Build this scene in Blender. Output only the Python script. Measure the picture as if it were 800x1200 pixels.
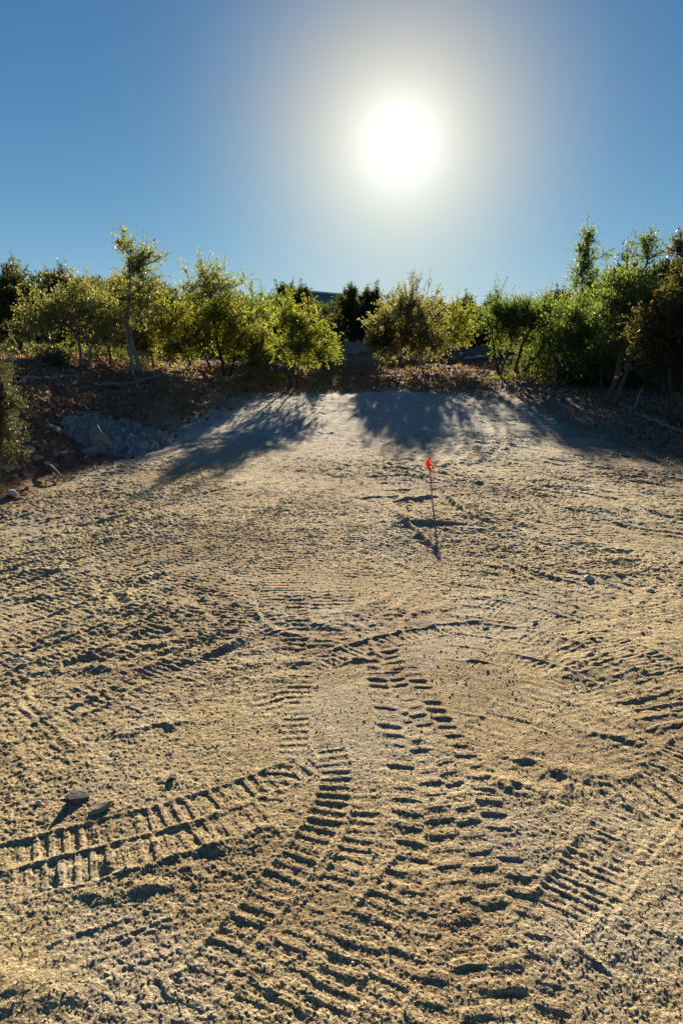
import bpy, math, random
import numpy as np
from mathutils import Vector

for o in list(bpy.data.objects):
    bpy.data.objects.remove(o)
scene = bpy.context.scene
COL = scene.collection
R = math.radians

# ---------------------------------------------------------------- camera
CAM_H, PITCH, F = 1.7, R(13.0), 870.0          # F in pixels of an 800 x 1200 picture
cam_d = bpy.data.cameras.new("camera")
cam_d.sensor_fit = 'VERTICAL'
cam_d.angle = 2 * math.atan(600 / F)
cam_d.clip_start, cam_d.clip_end = 0.05, 3000
cam = bpy.data.objects.new("camera", cam_d)
COL.objects.link(cam)
cam.location = (0, 0, CAM_H)
cam.rotation_euler = (R(90) - PITCH, 0, 0)
scene.camera = cam
cp, sp = math.cos(PITCH), math.sin(PITCH)


def ray(px, py):
    u, v = (px - 400) / F, (600 - py) / F
    return np.array([u, cp + v * sp, -sp + v * cp])


def at(px, py, D):
    """world point seen at this pixel, D metres ahead"""
    r = ray(px, py)
    r = r * (D / r[1])
    return np.array([r[0], r[1], r[2] + CAM_H])


def onz(px, py, z=0.0):
    r = ray(px, py)
    t = (z - CAM_H) / r[2]
    return np.array([r[0] * t, r[1] * t, z])


# ---------------------------------------------------------------- sun and sky
sd = ray(468, 165)
sd = sd / np.linalg.norm(sd)
SUN_EL, SUN_AZ = math.asin(sd[2]), math.atan2(sd[0], sd[1])
sun_d = bpy.data.lights.new("sun", 'SUN')
sun_d.energy = 5.0
sun_d.angle = R(0.53)
sun_d.color = (1.0, 0.85, 0.63)
sun = bpy.data.objects.new("sun", sun_d)
COL.objects.link(sun)
sun.rotation_euler = Vector((-sd[0], -sd[1], -sd[2])).to_track_quat('-Z', 'Y').to_euler()
sun.location = (5, 30, 20)

world = bpy.data.worlds.new("World")
scene.world = world
world.use_nodes = True
wn, wl = world.node_tree.nodes, world.node_tree.links
wn.clear()
wout = wn.new('ShaderNodeOutputWorld')
bg = wn.new('ShaderNodeBackground')
bg.inputs['Strength'].default_value = 0.055
sky = wn.new('ShaderNodeTexSky')
sky.sky_type = 'NISHITA'
sky.sun_disc = False
sky.sun_elevation = SUN_EL
sky.sun_rotation = SUN_AZ
sky.altitude = 300
sky.air_density = 0.5
sky.dust_density = 0.0
sky.ozone_density = 3.0
# the sky's brightness is compressed towards the sun, as the camera's exposure did
EXPO = 1.6
EX = 2 ** EXPO


def vmath(op, a, b):
    n = wn.new('ShaderNodeVectorMath'); n.operation = op
    for i, v in enumerate((a, b)):
        if isinstance(v, tuple):
            n.inputs[i].default_value = v
        else:
            wl.new(v, n.inputs[i])
    return n.outputs[0]


num = vmath('MULTIPLY', sky.outputs[0], tuple(v * 2.46 / EX for v in (.67, 1.05, 1.23)))
den = vmath('ADD', vmath('MULTIPLY', sky.outputs[0], tuple(.055 * 2.46 * v for v in (.0, 1.05 / 1.25, 1.25 / 1.15))), (1.0, 1.0, 1.0))
wl.new(vmath('DIVIDE', num, den), bg.inputs['Color'])
# the bright aureole of scattered light round the sun, a function of the angle to the sun only
tc = wn.new('ShaderNodeTexCoord')
nrm = wn.new('ShaderNodeVectorMath'); nrm.operation = 'NORMALIZE'
wl.new(tc.outputs['Generated'], nrm.inputs[0])
dot = wn.new('ShaderNodeVectorMath'); dot.operation = 'DOT_PRODUCT'
dot.inputs[1].default_value = tuple(sd)
wl.new(nrm.outputs[0], dot.inputs[0])


def wmath(op, a, b=None):
    n = wn.new('ShaderNodeMath'); n.operation = op
    for i, v in enumerate((a, b)):
        if v is None:
            continue
        if isinstance(v, (int, float)):
            n.inputs[i].default_value = v
        else:
            wl.new(v, n.inputs[i])
    return n.outputs[0]


ang = wmath('MULTIPLY', wmath('ARCCOSINE', wmath('MINIMUM', dot.outputs['Value'], 0.999999)), 180 / math.pi)


def lobe(scale, power, amp):
    return wmath('MULTIPLY', wmath('EXPONENT', wmath('MULTIPLY', wmath('POWER', wmath('DIVIDE', ang, scale), power), -1.0)), amp)


AUREOLE = ((2.3, 2.0, .24 / EX, (1, 1, 1, 1)), (4.0, 2.2, .38 / EX, (.58, .68, .82, 1)), (8.6, 1.9, .74 / EX, (1, .71, .18, 1)))
shader = bg.outputs[0]
for sc_, pw_, am_, co_ in AUREOLE:
    b2 = wn.new('ShaderNodeBackground')
    b2.inputs['Color'].default_value = co_
    wl.new(lobe(sc_, pw_, am_), b2.inputs['Strength'])
    ad = wn.new('ShaderNodeAddShader')
    wl.new(shader, ad.inputs[0]); wl.new(b2.outputs[0], ad.inputs[1])
    shader = ad.outputs[0]
wl.new(shader, wout.inputs['Surface'])

scene.view_settings.view_transform = 'Standard'
scene.view_settings.look = 'None'
scene.view_settings.gamma = 1
scene.view_settings.use_curve_mapping = False
scene.view_settings.exposure = EXPO
scene.render.engine = 'CYCLES'

# ---------------------------------------------------------------- noise
_rs = np.random.RandomState(7)
_TAB = _rs.rand(512, 512).astype(np.float32) * 2 - 1


def vn(x, y, lam, seed=0):
    """value noise in -1..1 with wavelength lam"""
    a = seed * 0.77 + 0.3
    ca, sa = math.cos(a), math.sin(a)
    u = (x * ca + y * sa) / lam * 2 + seed * 37.7
    v = (-x * sa + y * ca) / lam * 2 + seed * 91.3
    iu, iv = np.floor(u).astype(np.int64), np.floor(v).astype(np.int64)
    fu, fv = (u - iu).astype(np.float32), (v - iv).astype(np.float32)
    fu, fv = fu * fu * (3 - 2 * fu), fv * fv * (3 - 2 * fv)
    i0, i1, j0, j1 = iu & 511, (iu + 1) & 511, iv & 511, (iv + 1) & 511
    return (_TAB[i0, j0] * (1 - fu) + _TAB[i1, j0] * fu) * (1 - fv) + (_TAB[i0, j1] * (1 - fu) + _TAB[i1, j1] * fu) * fv


def sstep(a, b, x):
    t = np.clip((x - a) / (b - a), 0, 1)
    return t * t * (3 - 2 * t)


# ---------------------------------------------------------------- terrain
PAD_PX = [(0, 588), (60, 566), (120, 543), (180, 520), (235, 500), (300, 486), (380, 479), (470, 475),
          (550, 476), (620, 486), (680, 501), (735, 520), (800, 548)]
PAD = [tuple(onz(a, b)[:2]) for a, b in PAD_PX]
PAD = [(-11, -12), (-10, -2), (-6.8, 4.0), (-5.0, 6.4)] + PAD + [(7.5, 8.6), (12, 4.0), (14, -12)]
PADA = np.array(PAD)


def pad_dist(x, y):
    """distance to the pad's edge, positive outside"""
    d = np.full(x.shape, 1e9)
    inside = np.zeros(x.shape, bool)
    n = len(PADA)
    for i in range(n):
        ax, ay = PADA[i]; bx, by = PADA[(i + 1) % n]
        ex, ey = bx - ax, by - ay
        t = np.clip(((x - ax) * ex + (y - ay) * ey) / (ex * ex + ey * ey), 0, 1)
        d = np.minimum(d, (x - ax - t * ex) ** 2 + (y - ay - t * ey) ** 2)
        c = (ay > y) != (by > y)
        xi = (bx - ax) * (y - ay) / ((by - ay) if by != ay else 1e-9) + ax
        inside ^= c & (x < xi)
    d = np.sqrt(d)
    return np.where(inside, -d, d)


def spline(pts, step):
    pts = np.array(pts, float)
    out = []
    for i in range(len(pts) - 1):
        p0, p1, p2, p3 = pts[max(i - 1, 0)], pts[i], pts[i + 1], pts[min(i + 2, len(pts) - 1)]
        n = max(2, int(np.linalg.norm(p2 - p1) / step))
        for k in range(n):
            t = k / n
            out.append(0.5 * ((2 * p1) + (-p0 + p2) * t + (2 * p0 - 5 * p1 + 4 * p2 - p3) * t * t + (-p0 + 3 * p1 - 3 * p2 + p3) * t ** 3))
    out.append(pts[-1])
    return np.array(out)


TRACKS = []


def track(px, hw, spacing, lug, sink, cols=1, skew=0.0, rough=.5, edge=.5, fade=.25, step=.12):
    w = [onz(a, b)[:2] for a, b in px]
    P = spline(w, step)
    TRACKS.append(dict(P=P, hw=hw * .92, sp=spacing * .84, lug=lug, sink=sink, cols=cols, skew=skew, rough=rough, edge=edge, fade=fade, seed=len(TRACKS)))


_r = random.Random(4)
# long wheel lines sweeping up from the left
for k in range(30):
    y0 = 622 + k * 9.8 + _r.uniform(-5, 5)
    t = (y0 - 600) / 280
    pts = [(-60, y0 + 18), (60, y0 - 14 - 14 * t), (180, y0 - 38 - 45 * t), (290, y0 - 62 - 100 * t), (360, y0 - 95 - 150 * t + 12 * (1 - t)), (425 + 3.4 * k / 5, 505 + 14 * t)]
    if pts[4][1] < 520:
        pts = pts[:4] + [(400, 500 + 10 * t)]
    lg = _r.choice([.012, .015, .018])
    track(pts, _r.uniform(.055, .095), _r.choice([.05, .058, .066]), lg * .75, _r.uniform(.003, .012), cols=_r.choice([1, 1, 2]), rough=.55, edge=_r.uniform(.6, 1.8), step=.2)
# arcs on the right
for k in range(20):
    y0 = 540 + k * 17 + _r.uniform(-8, 8)
    pts = [(860, y0 + 60 + k * 3.3), (760, y0 + 22 + k * 2), (660, y0 - 2), (570, y0 - 14 - k * .7), (500, y0 - 16 - k)]
    track(pts, _r.uniform(.06, .11), _r.choice([.045, .06]), _r.choice([.005, .007, .009]), _r.uniform(.002, .008), rough=.75, edge=_r.uniform(.3, .9), step=.2)
# ribs at the far end running away from the camera
for k in range(16):
    x1 = 380 + k * 14
    track([(x1 - 90 + k * 5, 560 - abs(k - 6) * 2), (x1 - 40 + k * 3, 520), (x1, 492), (x1 + 14, 478)], .10, 9, 0, -.048, rough=.35, edge=.3, step=.25)
# bottom right scrapes
for k in range(9):
    x0 = 600 + k * 34 + _r.uniform(-10, 10); y0 = 1030 + _r.uniform(-30, 60)
    track([(x0, y0), (x0 + 60, y0 + 40), (x0 + 140, y0 + 110)], .05, .06, .008, .006, rough=.8, edge=.8)
for k in range(7):
    x0 = 60 + k * 22 + _r.uniform(-10, 10); y0 = 1110 + k * 12 + _r.uniform(-15, 15)
    track([(x0 - 90, y0 + 35), (x0, y0), (x0 + 130, y0 - 45)], .06, .065, .012, .006, rough=.7, edge=.8)

# bottom left: ladder-like crawler prints
track([(-60, 1018), (60, 990), (180, 962), (290, 925), (350, 905), (395, 885)], .075, .058, .022, .010, rough=.3, edge=.9)
track([(-60, 1058), (60, 1027), (180, 998), (290, 962), (350, 940)], .080, .060, .015, .008, rough=.4, edge=.9)
# big curved prints in the lower middle
track([(390, 1000), (350, 1060), (300, 1120), (255, 1190), (225, 1250)], .05, .062, .011, .006, rough=.5)
track([(165, 1100), (135, 1137), (100, 1172), (55, 1218)], .062, .062, .016, .008, rough=.4)
track([(205, 1080), (175, 1122), (145, 1165), (110, 1215)], .05, .062, .010, .006, rough=.5)
track([(372, 850), (392, 900), (388, 950), (362, 995), (320, 1045), (285, 1090), (250, 1135), (210, 1190), (175, 1245)], .068, .062, .020, .010, rough=.3, edge=.9)
track([(425, 905), (428, 960), (412, 1010), (378, 1065), (340, 1120), (300, 1180), (262, 1245)], .06, .060, .014, .010, rough=.4, edge=.9)
track([(430, 1040), (405, 1085), (382, 1125), (350, 1170), (308, 1225), (290, 1255)], .078, .060, .018, .010, rough=.35, edge=.9)
track([(515, 985), (478, 1030), (442, 1078), (412, 1128), (385, 1180), (350, 1245)], .075, .062, .018, .010, rough=.35, edge=.9)
track([(520, 1060), (478, 1120), (445, 1175), (410, 1245)], .068, .062, .016, .010, rough=.4, edge=.9)
track([(560, 1110), (520, 1170), (490, 1245)], .065, .066, .013, .008, rough=.5)
# two columns of tyre lugs running up the middle
track([(438, 745), (455, 800), (470, 850), (488, 910), (498, 980), (508, 1050), (523, 1130), (540, 1260)], .115, .095, .024, .006, cols=2, skew=.25, rough=.3, edge=.25)
track([(462, 775), (505, 845), (540, 905), (566, 970), (588, 1040), (610, 1120), (630, 1260)], .10, .095, .024, .006, cols=2, skew=-.25, rough=.3, edge=.25)
# right
track([(840, 850), (790, 900), (735, 965), (690, 1025), (650, 1085), (610, 1130)], .095, .043, .014, .012, rough=.35, edge=.6)
track([(700, 790), (745, 820), (790, 850), (850, 885)], .10, .10, .018, .006, rough=.3, edge=.3)
track([(800, 930), (745, 1000), (705, 1060), (668, 1110)], .06, .045, .009, .008, rough=.5, edge=.8)
track([(590, 900), (640, 925), (700, 940), (760, 930), (840, 905)], .10, .07, .018, .012, rough=.6)
track([(660, 790), (600, 840), (560, 880)], .12, .075, .008, .004, rough=.6)
# groove in the middle
track([(340, 795), (400, 770), (450, 754), (510, 741), (578, 733)], .085, .05, .012, .016, rough=.3, edge=1.5, fade=.12)
track([(290, 880), (345, 868), (400, 862)], .08, .05, .008, .004, rough=.5)
track([(300, 800), (330, 830), (365, 850)], .1, .075, .016, .006, rough=.4)
track([(355, 775), (348, 830), (340, 890), (300, 960)], .07, .066, .015, .006, rough=.4)
# prints fading away up the middle of the pad
track([(352, 800), (350, 720), (362, 640), (388, 570), (425, 500), (440, 478)], .10, .075, .013, .006, rough=.45)
track([(398, 770), (402, 700), (412, 630), (428, 560), (445, 500)], .09, .080, .011, .006, rough=.45)
track([(310, 740), (330, 660), (360, 590), (400, 520)], .10, .07, .011, .005, rough=.5)
track([(330, 790), (322, 720), (335, 650), (368, 575), (410, 505)], .08, .07, .010, .005, rough=.6)
track([(375, 790), (376, 710), (388, 635), (410, 560), (436, 495)], .08, .075, .010, .005, rough=.6)
# flag surround: small scraped ridges
track([(520, 583), (495, 586), (455, 589)], .028, 9, 0, -.060, rough=.35, edge=.8)
track([(560, 617), (510, 616), (462, 613)], .028, 9, 0, -.062, rough=.35, edge=.8)
track([(512, 645), (485, 622), (458, 596)], .035, 9, 0, -.055, rough=.4, edge=.8)
track([(512, 566), (530, 590), (560, 612)], .035, 9, 0, -.055, rough=.4, edge=.8)
track([(552, 584), (556, 600), (562, 617)], .03, 9, 0, -.05, rough=.4, edge=.8)
for k, yy in enumerate((540, 549, 558, 566, 575, 583)):
    track([(428 - 4 * k, yy + 1), (465, yy), (500, yy - 1)], .035, 9, 0, -.026, rough=.6, edge=.5)
for k in range(6):
    track([(545 + 20 * k, 572 + 6 * k), (580 + 20 * k, 592 + 4 * k), (600 + 24 * k, 625 + 5 * k)], .17, .085, .013, .006, rough=.6, edge=.5)
# low ridges and hollows whose near side falls in shade: px, py, half length m, half width m, direction deg, height m
HUMPS = [(95, 780, .20, .05, 8, .035), (48, 672, .22, .07, 15, .05), (28, 656, .2, .05, 5, .035), (188, 848, .16, .04, 15, .03),
         (165, 852, .12, .04, 18, .025), (40, 700, .25, .05, 20, .03), (200, 915, .07, .04, 0, .025), (392, 733, .06, .03, 0, .02),
         (640, 905, .16, .05, -18, .022), (700, 912, .20, .05, -8, .022), (690, 935, .22, .05, 0, .022), (655, 925, .16, .05, -15, .022),
         (600, 925, .12, .04, -35, .03), (30, 1160, .18, .07, -8, .035), (130, 1010, .3, .06, 12, .03), (250, 990, .3, .06, 22, .03),
         (180, 1035, .3, .05, 15, .03), (610, 895, .10, .03, -20, .03), (720, 865, .12, .04, -20, .03), (420, 775, .1, .03, 12, .025),
         (705, 645, .14, .04, 0, .035), (330, 655, .12, .04, 30, .02), (70, 600, .2, .05, 10, .03), (560, 700, .25, .06, 10, .02),
         (725, 645, .1, .04, 0, .03), (560, 520, .35, .08, 0, .05), (650, 515, .35, .1, 3, .05), (470, 545, .3, .08, 0, .04)]


def base_height(x, y, d=None):
    if d is None:
        d = pad_dist(x, y)
    az = np.arctan2(x, y)
    hh = np.interp(az, [-3.2, -1.2, -.40, -.27, -.12, .08, .3, .8, 3.2], [1.3, 1.3, 1.15, .85, .32, .28, .30, .6, 1.0])
    ww = np.interp(az, [-1.0, -.3, 0, .4], [1.7, 1.9, 2.2, 2.6])
    dd = np.maximum(d, 0)
    h = hh * (1 - np.exp(-(dd / ww) ** 1.35)) + .022 * np.minimum(np.maximum(dd - 3, 0), 80)
    h = h + .36 * sstep(13.0, 18.5, y) * sstep(-6, -3.5, x) * sstep(8, 5, x)
    # dug toe of the left bank
    toe = np.exp(-((d - .35) / .45) ** 2) * sstep(-.1, -.3, az)
    h = h - .05 * toe
    # gravel berm behind the trees
    h = h + .50 * np.exp(-((y - 32.0) / .9) ** 2) * sstep(-3.2, -1.5, x) * sstep(7.5, 6, x)
    return h


def height(x, y, cell=None):
    x = np.asarray(x, float); y = np.asarray(y, float)
    if cell is None:
        cell = np.full(x.shape, .004)
    d = pad_dist(x, y)
    H = base_height(x, y, d)
    out = sstep(.0, 1.4, d)
    n3 = vn(x, y, 3.1, 1); n2 = vn(x, y, .9, 2)
    H = H + .018 * n3 * (1 + 2 * out) + .006 * n2

    def oct_(lam, amp, seed):
        w = 1 - sstep(lam * .38, lam * .85, cell)
        return amp * w * vn(x, y, lam, seed)
    rough = .75 + .55 * vn(x, y, 1.7, 3)
    sm = np.exp(-(((x - onz(545, 775)[0]) / .30) ** 2 + ((y - onz(545, 775)[1]) / .45) ** 2)) + .7 * np.exp(-(((x - onz(430, 830)[0]) / .16) ** 2 + ((y - onz(430, 830)[1]) / .35) ** 2))
    rough = rough * (1 - .75 * np.clip(sm, 0, 1))
    H = H + .03 * np.clip(sm, 0, 1) * .5
    r = oct_(.45, .0022, 4) + oct_(.2, .0015, 5)
    b = oct_(.11, .0011, 6) + oct_(.06, .0013, 7)
    b2 = oct_(.032, .0014, 8) + oct_(.018, .0017, 9) + oct_(.010, .0013, 10)
    bz = np.exp(-((y - 31.8) / 1.3) ** 2) * sstep(-3.2, -1.5, x) * sstep(7.5, 6, x)
    H = H + bz * (.26 * np.abs(vn(x, y, .9, 51)) + .2 * np.abs(vn(x, y, .4, 52)) + .1 * vn(x, y, .2, 53))
    # coarse broken ground on the banks
    c = oct_(.8, .07, 11) + oct_(.33, .055, 12) + np.abs(oct_(.17, .05, 13)) + oct_(.08, .02, 14)
    H = H + out * c * np.interp(np.arctan2(x, y), [-.3, -.1, .2, .4], [1.0, .45, .45, .5])
    # prints
    TR = np.zeros(x.size); SM = np.zeros(x.size)
    wx = vn(x, y, .16, 21); wy = vn(x, y, .07, 22); wm = vn(x, y, .5, 23); wq = vn(x, y, .11, 24)
    rowspot = vn(x, y, .09, 25)
    for T in TRACKS:
        P, hw = T['P'], T['hw']
        m = 2.0 * hw + .05
        lo, hi = P.min(0) - m, P.max(0) + m
        idx = np.nonzero((x.ravel() > lo[0]) & (x.ravel() < hi[0]) & (y.ravel() > lo[1]) & (y.ravel() < hi[1]))[0]
        if not len(idx):
            continue
        X, Y = x.ravel()[idx], y.ravel()[idx]
        best = np.full(len(idx), 1e9); S = np.zeros(len(idx)); L = np.zeros(len(idx))
        s0 = 0.0
        for i in range(len(P) - 1):
            ex, ey = P[i + 1] - P[i]
            ln = math.hypot(ex, ey)
            if ln < 1e-6:
                continue
            t = ((X - P[i][0]) * ex + (Y - P[i][1]) * ey) / (ln * ln)
            t = np.clip(t, 0, 1)
            dx, dy = X - P[i][0] - t * ex, Y - P[i][1] - t * ey
            q = dx * dx + dy * dy
            k = q < best
            best[k] = q[k]; S[k] = (s0 + t * ln)[k]; L[k] = ((ex * dy - ey * dx) / ln)[k]
            s0 += ln
        f = lambda A: A.ravel()[idx]
        l = L / hw + T['rough'] * .22 * f(wx)
        al = np.abs(l)
        endf = sstep(0, T['fade'], S) * sstep(0, T['fade'], s0 - S)
        body = 1 - sstep(.85, 1.15, al)
        mod = np.clip(.75 + T['rough'] * (.9 * f(wm) + .35 * f(wx)), 0.05, 1.4) * endf
        dh = -.6 * T['sink'] * body * mod
        if T['sink'] < 0:
            dh = -.7 * T['sink'] * np.exp(-(l * 1.2) ** 2) * mod
        else:
            dh = dh + T['edge'] * .005 * np.exp(-((al - 1.12) / .16) ** 2) * mod * (.6 + .6 * f(wq))
        if T['lug'] > 0:
            ph = S / T['sp'] + T['rough'] * .20 * f(wx) + T['rough'] * .12 * f(wy) + T['skew'] * np.abs(l)
            if T['cols'] == 2:
                ph = ph + .5 * (l > 0)
            fr = ph - np.floor(ph)
            bar = sstep(.26, .38, fr) * sstep(.84, .68, fr)
            bid = np.floor(ph).astype(np.int64)
            amp = .75 + .5 * _TAB[bid & 511, (T['seed'] * 17 + (l > 0) * (T['cols'] == 2) * 5) & 511]
            lm = body
            if T['cols'] == 2:
                lm = body * (1 - .75 * np.exp(-(l / .16) ** 2))
            dh = dh + .37 * T['lug'] * (bar - .3) * lm * mod * amp
        cl = cell.ravel()[idx]
        dh = dh * (1 - sstep(T['hw'] * .5, T['hw'] * 1.4, cl))
        w = body * np.clip(mod, 0, 1) * (.85 if T['sink'] >= 0 else .2)
        TR[idx] = TR[idx] * (1 - w) + dh * (1 - .9 * sstep(.0, .6, d.ravel()[idx]))
        SM[idx] = np.maximum(SM[idx], w)
    SM = SM.reshape(x.shape)
    far = sstep(3.5, 9, np.hypot(x, y))
    # scraped lines fanning out from the far end of the pad
    fx, fy = x - .5, 15.0 - y
    rho = np.hypot(fx, fy); phi = np.arctan2(fx, fy)
    wob = .03 * vn(x, y, 1.5, 41)
    st = (1 - 1.6 * np.abs(vn((phi + wob) * 9, rho * .30, .30, 42))) * .010 + vn((phi + wob) * 9, rho * .5, .13, 43) * .005 + vn(phi * 9, rho * .9, .06, 44) * .003
    st = st * sstep(1.5, 4, rho) * (.35 + .65 * sstep(2.2, 4.5, np.hypot(x, y))) * sstep(.3, -.3, d) * 1.25 * np.clip(.7 + .8 * vn(x, y, 2.2, 45), .15, 1.4) * (1 - sstep(.05, .12, cell)) * (1 - np.clip(sm, 0, 1))
    H = H + st
    H = H + TR.reshape(x.shape) + (r * (1 - .6 * SM) + b * (1 - .8 * SM) + b2 * (1 - .3 * SM)) * rough * (1 + 3.0 * far)
    for (hx, hy, hl, hw, hd, hz) in HUMPS:
        c = onz(hx, hy); a = R(hd)
        k = (np.abs(x - c[0]) < hl * 3) & (np.abs(y - c[1]) < hl * 3)
        if not k.any():
            continue
        dx, dy = x[k] - c[0] + .03 * wx[k], y[k] - c[1] + .03 * wy[k]
        u, v = dx * math.cos(a) + dy * math.sin(a), -dx * math.sin(a) + dy * math.cos(a)
        H[k] += .32 * hz * np.exp(-(u / hl) ** 2 - (v / hw) ** 2) * (1 + .5 * wq[k])
    return H


def hz(x, y):
    return float(height(np.array([float(x)]), np.array([float(y)]))[0])


# ---------------------------------------------------------------- mesh and material helpers
def new_mesh(name, V, F, mat=None, smooth=False, mats=None, midx=None):
    V = np.asarray(V, np.float32); F = np.asarray(F, np.int32)
    me = bpy.data.meshes.new(name)
    me.vertices.add(len(V)); me.vertices.foreach_set('co', V.ravel())
    k = F.shape[1]
    me.loops.add(F.size); me.loops.foreach_set('vertex_index', F.ravel())
    me.polygons.add(len(F))
    me.polygons.foreach_set('loop_start', np.arange(len(F), dtype=np.int32) * k)
    me.polygons.foreach_set('loop_total', np.full(len(F), k, np.int32))
    if smooth:
        me.polygons.foreach_set('use_smooth', np.ones(len(F), bool))
    if mat:
        me.materials.append(mat)
    me.update(calc_edges=True)
    return me


def link(name, me, parent=None, loc=None, **props):
    o = bpy.data.objects.new(name, me)
    COL.objects.link(o)
    if parent is not None:
        o.parent = parent
    if loc is not None:
        o.location = tuple(loc)
    for k, v in props.items():
        o[k] = v
    return o


def material(name, rough=.9, spec=.2):
    m = bpy.data.materials.new(name); m.use_nodes = True
    nt = m.node_tree
    b = nt.nodes['Principled BSDF']
    b.inputs['Roughness'].default_value = rough
    b.inputs['Specular IOR Level'].default_value = spec
    return m, nt, b


def nd(nt, t, **kw):
    n = nt.nodes.new(t)
    for k, v in kw.items():
        if hasattr(n, k):
            setattr(n, k, v)
        else:
            n.inputs[k].default_value = v
    return n


def noise(nt, scale, detail=4, rough=.6, dist=0.0, vec=None):
    n = nd(nt, 'ShaderNodeTexNoise', Scale=scale, Detail=detail, Roughness=rough, Distortion=dist)
    if vec is None:
        tcn = nt.nodes.get('TCO') or nd(nt, 'ShaderNodeTexCoord', name='TCO')
        vec = tcn.outputs['Object']
    nt.links.new(vec, n.inputs['Vector'])
    return n.outputs['Fac']


def ramp(nt, fac, stops):
    r = nt.nodes.new('ShaderNodeValToRGB')
    e = r.color_ramp.elements
    while len(e) < len(stops):
        e.new(0.5)
    for el, (p, c) in zip(e, stops):
        el.position = p
        el.color = (c[0], c[1], c[2], 1) if not isinstance(c, (int, float)) else (c, c, c, 1)
    nt.links.new(fac, r.inputs['Fac'])
    return r.outputs['Color']


def mix(nt, fac, a, b, mode='MIX'):
    m = nt.nodes.new('ShaderNodeMix'); m.data_type = 'RGBA'; m.blend_type = mode
    for s, v in ((0, fac), (6, a), (7, b)):
        if isinstance(v, (int, float)):
            m.inputs[s].default_value = v
        elif isinstance(v, tuple):
            m.inputs[s].default_value = (v[0], v[1], v[2], 1)
        else:
            nt.links.new(v, m.inputs[s])
    return m.outputs[2]


def bump(nt, b, hgt, strength, dist):
    n = nd(nt, 'ShaderNodeBump', Strength=strength, Distance=dist)
    nt.links.new(hgt, n.inputs['Height'])
    nt.links.new(n.outputs[0], b.inputs['Normal'])


# ground material: tan decomposed granite, greyer caliche, brown litter, dark soil
def ground_material():
    m, nt, b = material('granite_dirt', .95, .1)
    at_ = nd(nt, 'ShaderNodeAttribute', attribute_name='soil')
    sep = nt.nodes.new('ShaderNodeSeparateColor')
    nt.links.new(at_.outputs['Color'], sep.inputs[0])
    base = ramp(nt, noise(nt, .55, 6, .62), [(.30, (.39, .312, .19)), (.5, (.48, .395, .245)), (.72, (.58, .495, .325))])
    grain = ramp(nt, noise(nt, 95, 3, .7), [(.30, (.22, .18, .14)), (.44, (.75, .71, .65)), (.56, (1.08, 1.06, 1.0)), (.72, (1.7, 1.68, 1.6))])
    base = mix(nt, 1.0, base, grain, 'MULTIPLY')
    grain2 = ramp(nt, noise(nt, 28, 3, .65), [(.3, (.50, .45, .39)), (.5, (1.0, 1.0, 1.0)), (.72, (1.3, 1.28, 1.22))])
    base = mix(nt, .7, base, grain2, 'MULTIPLY')
    base = mix(nt, ramp(nt, noise(nt, .33, 5, .6, .5), [(.46, 0), (.60, .7)]), base, mix(nt, 1.0, (.29, .205, .13), grain, 'MULTIPLY'))
    pale = mix(nt, .6, ramp(nt, noise(nt, 7, 5, .6), [(.3, (.36, .33, .28)), (.7, (.58, .55, .49))]), grain, 'MULTIPLY')
    lit = ramp(nt, noise(nt, 22, 5, .7), [(.28, (.06, .032, .018)), (.45, (.20, .095, .042)), (.6, (.34, .165, .07)), (.78, (.48, .29, .16))])
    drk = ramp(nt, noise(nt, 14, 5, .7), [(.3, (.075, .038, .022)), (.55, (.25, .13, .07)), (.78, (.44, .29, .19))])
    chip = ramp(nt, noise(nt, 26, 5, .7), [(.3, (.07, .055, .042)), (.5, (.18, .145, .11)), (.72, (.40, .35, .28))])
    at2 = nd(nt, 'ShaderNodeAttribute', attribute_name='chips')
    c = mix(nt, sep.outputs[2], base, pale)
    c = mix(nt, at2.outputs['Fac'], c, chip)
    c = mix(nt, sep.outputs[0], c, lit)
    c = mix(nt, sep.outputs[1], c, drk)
    nt.links.new(c, b.inputs['Base Color'])
    n1 = noise(nt, 60, 5, .75); n2 = noise(nt, 160, 3, .7)
    n3 = noise(nt, 19, 4, .75)
    h = mix(nt, .4, n1, n2)
    b3 = nd(nt, 'ShaderNodeBump', Strength=.8, Distance=.022)
    nt.links.new(n3, b3.inputs['Height'])
    b4 = nd(nt, 'ShaderNodeBump', Strength=1.0, Distance=.014)
    nt.links.new(h, b4.inputs['Height']); nt.links.new(b3.outputs[0], b4.inputs['Normal'])
    nt.links.new(b4.outputs[0], b.inputs['Normal'])
    return m


M_GROUND = ground_material()


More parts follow.
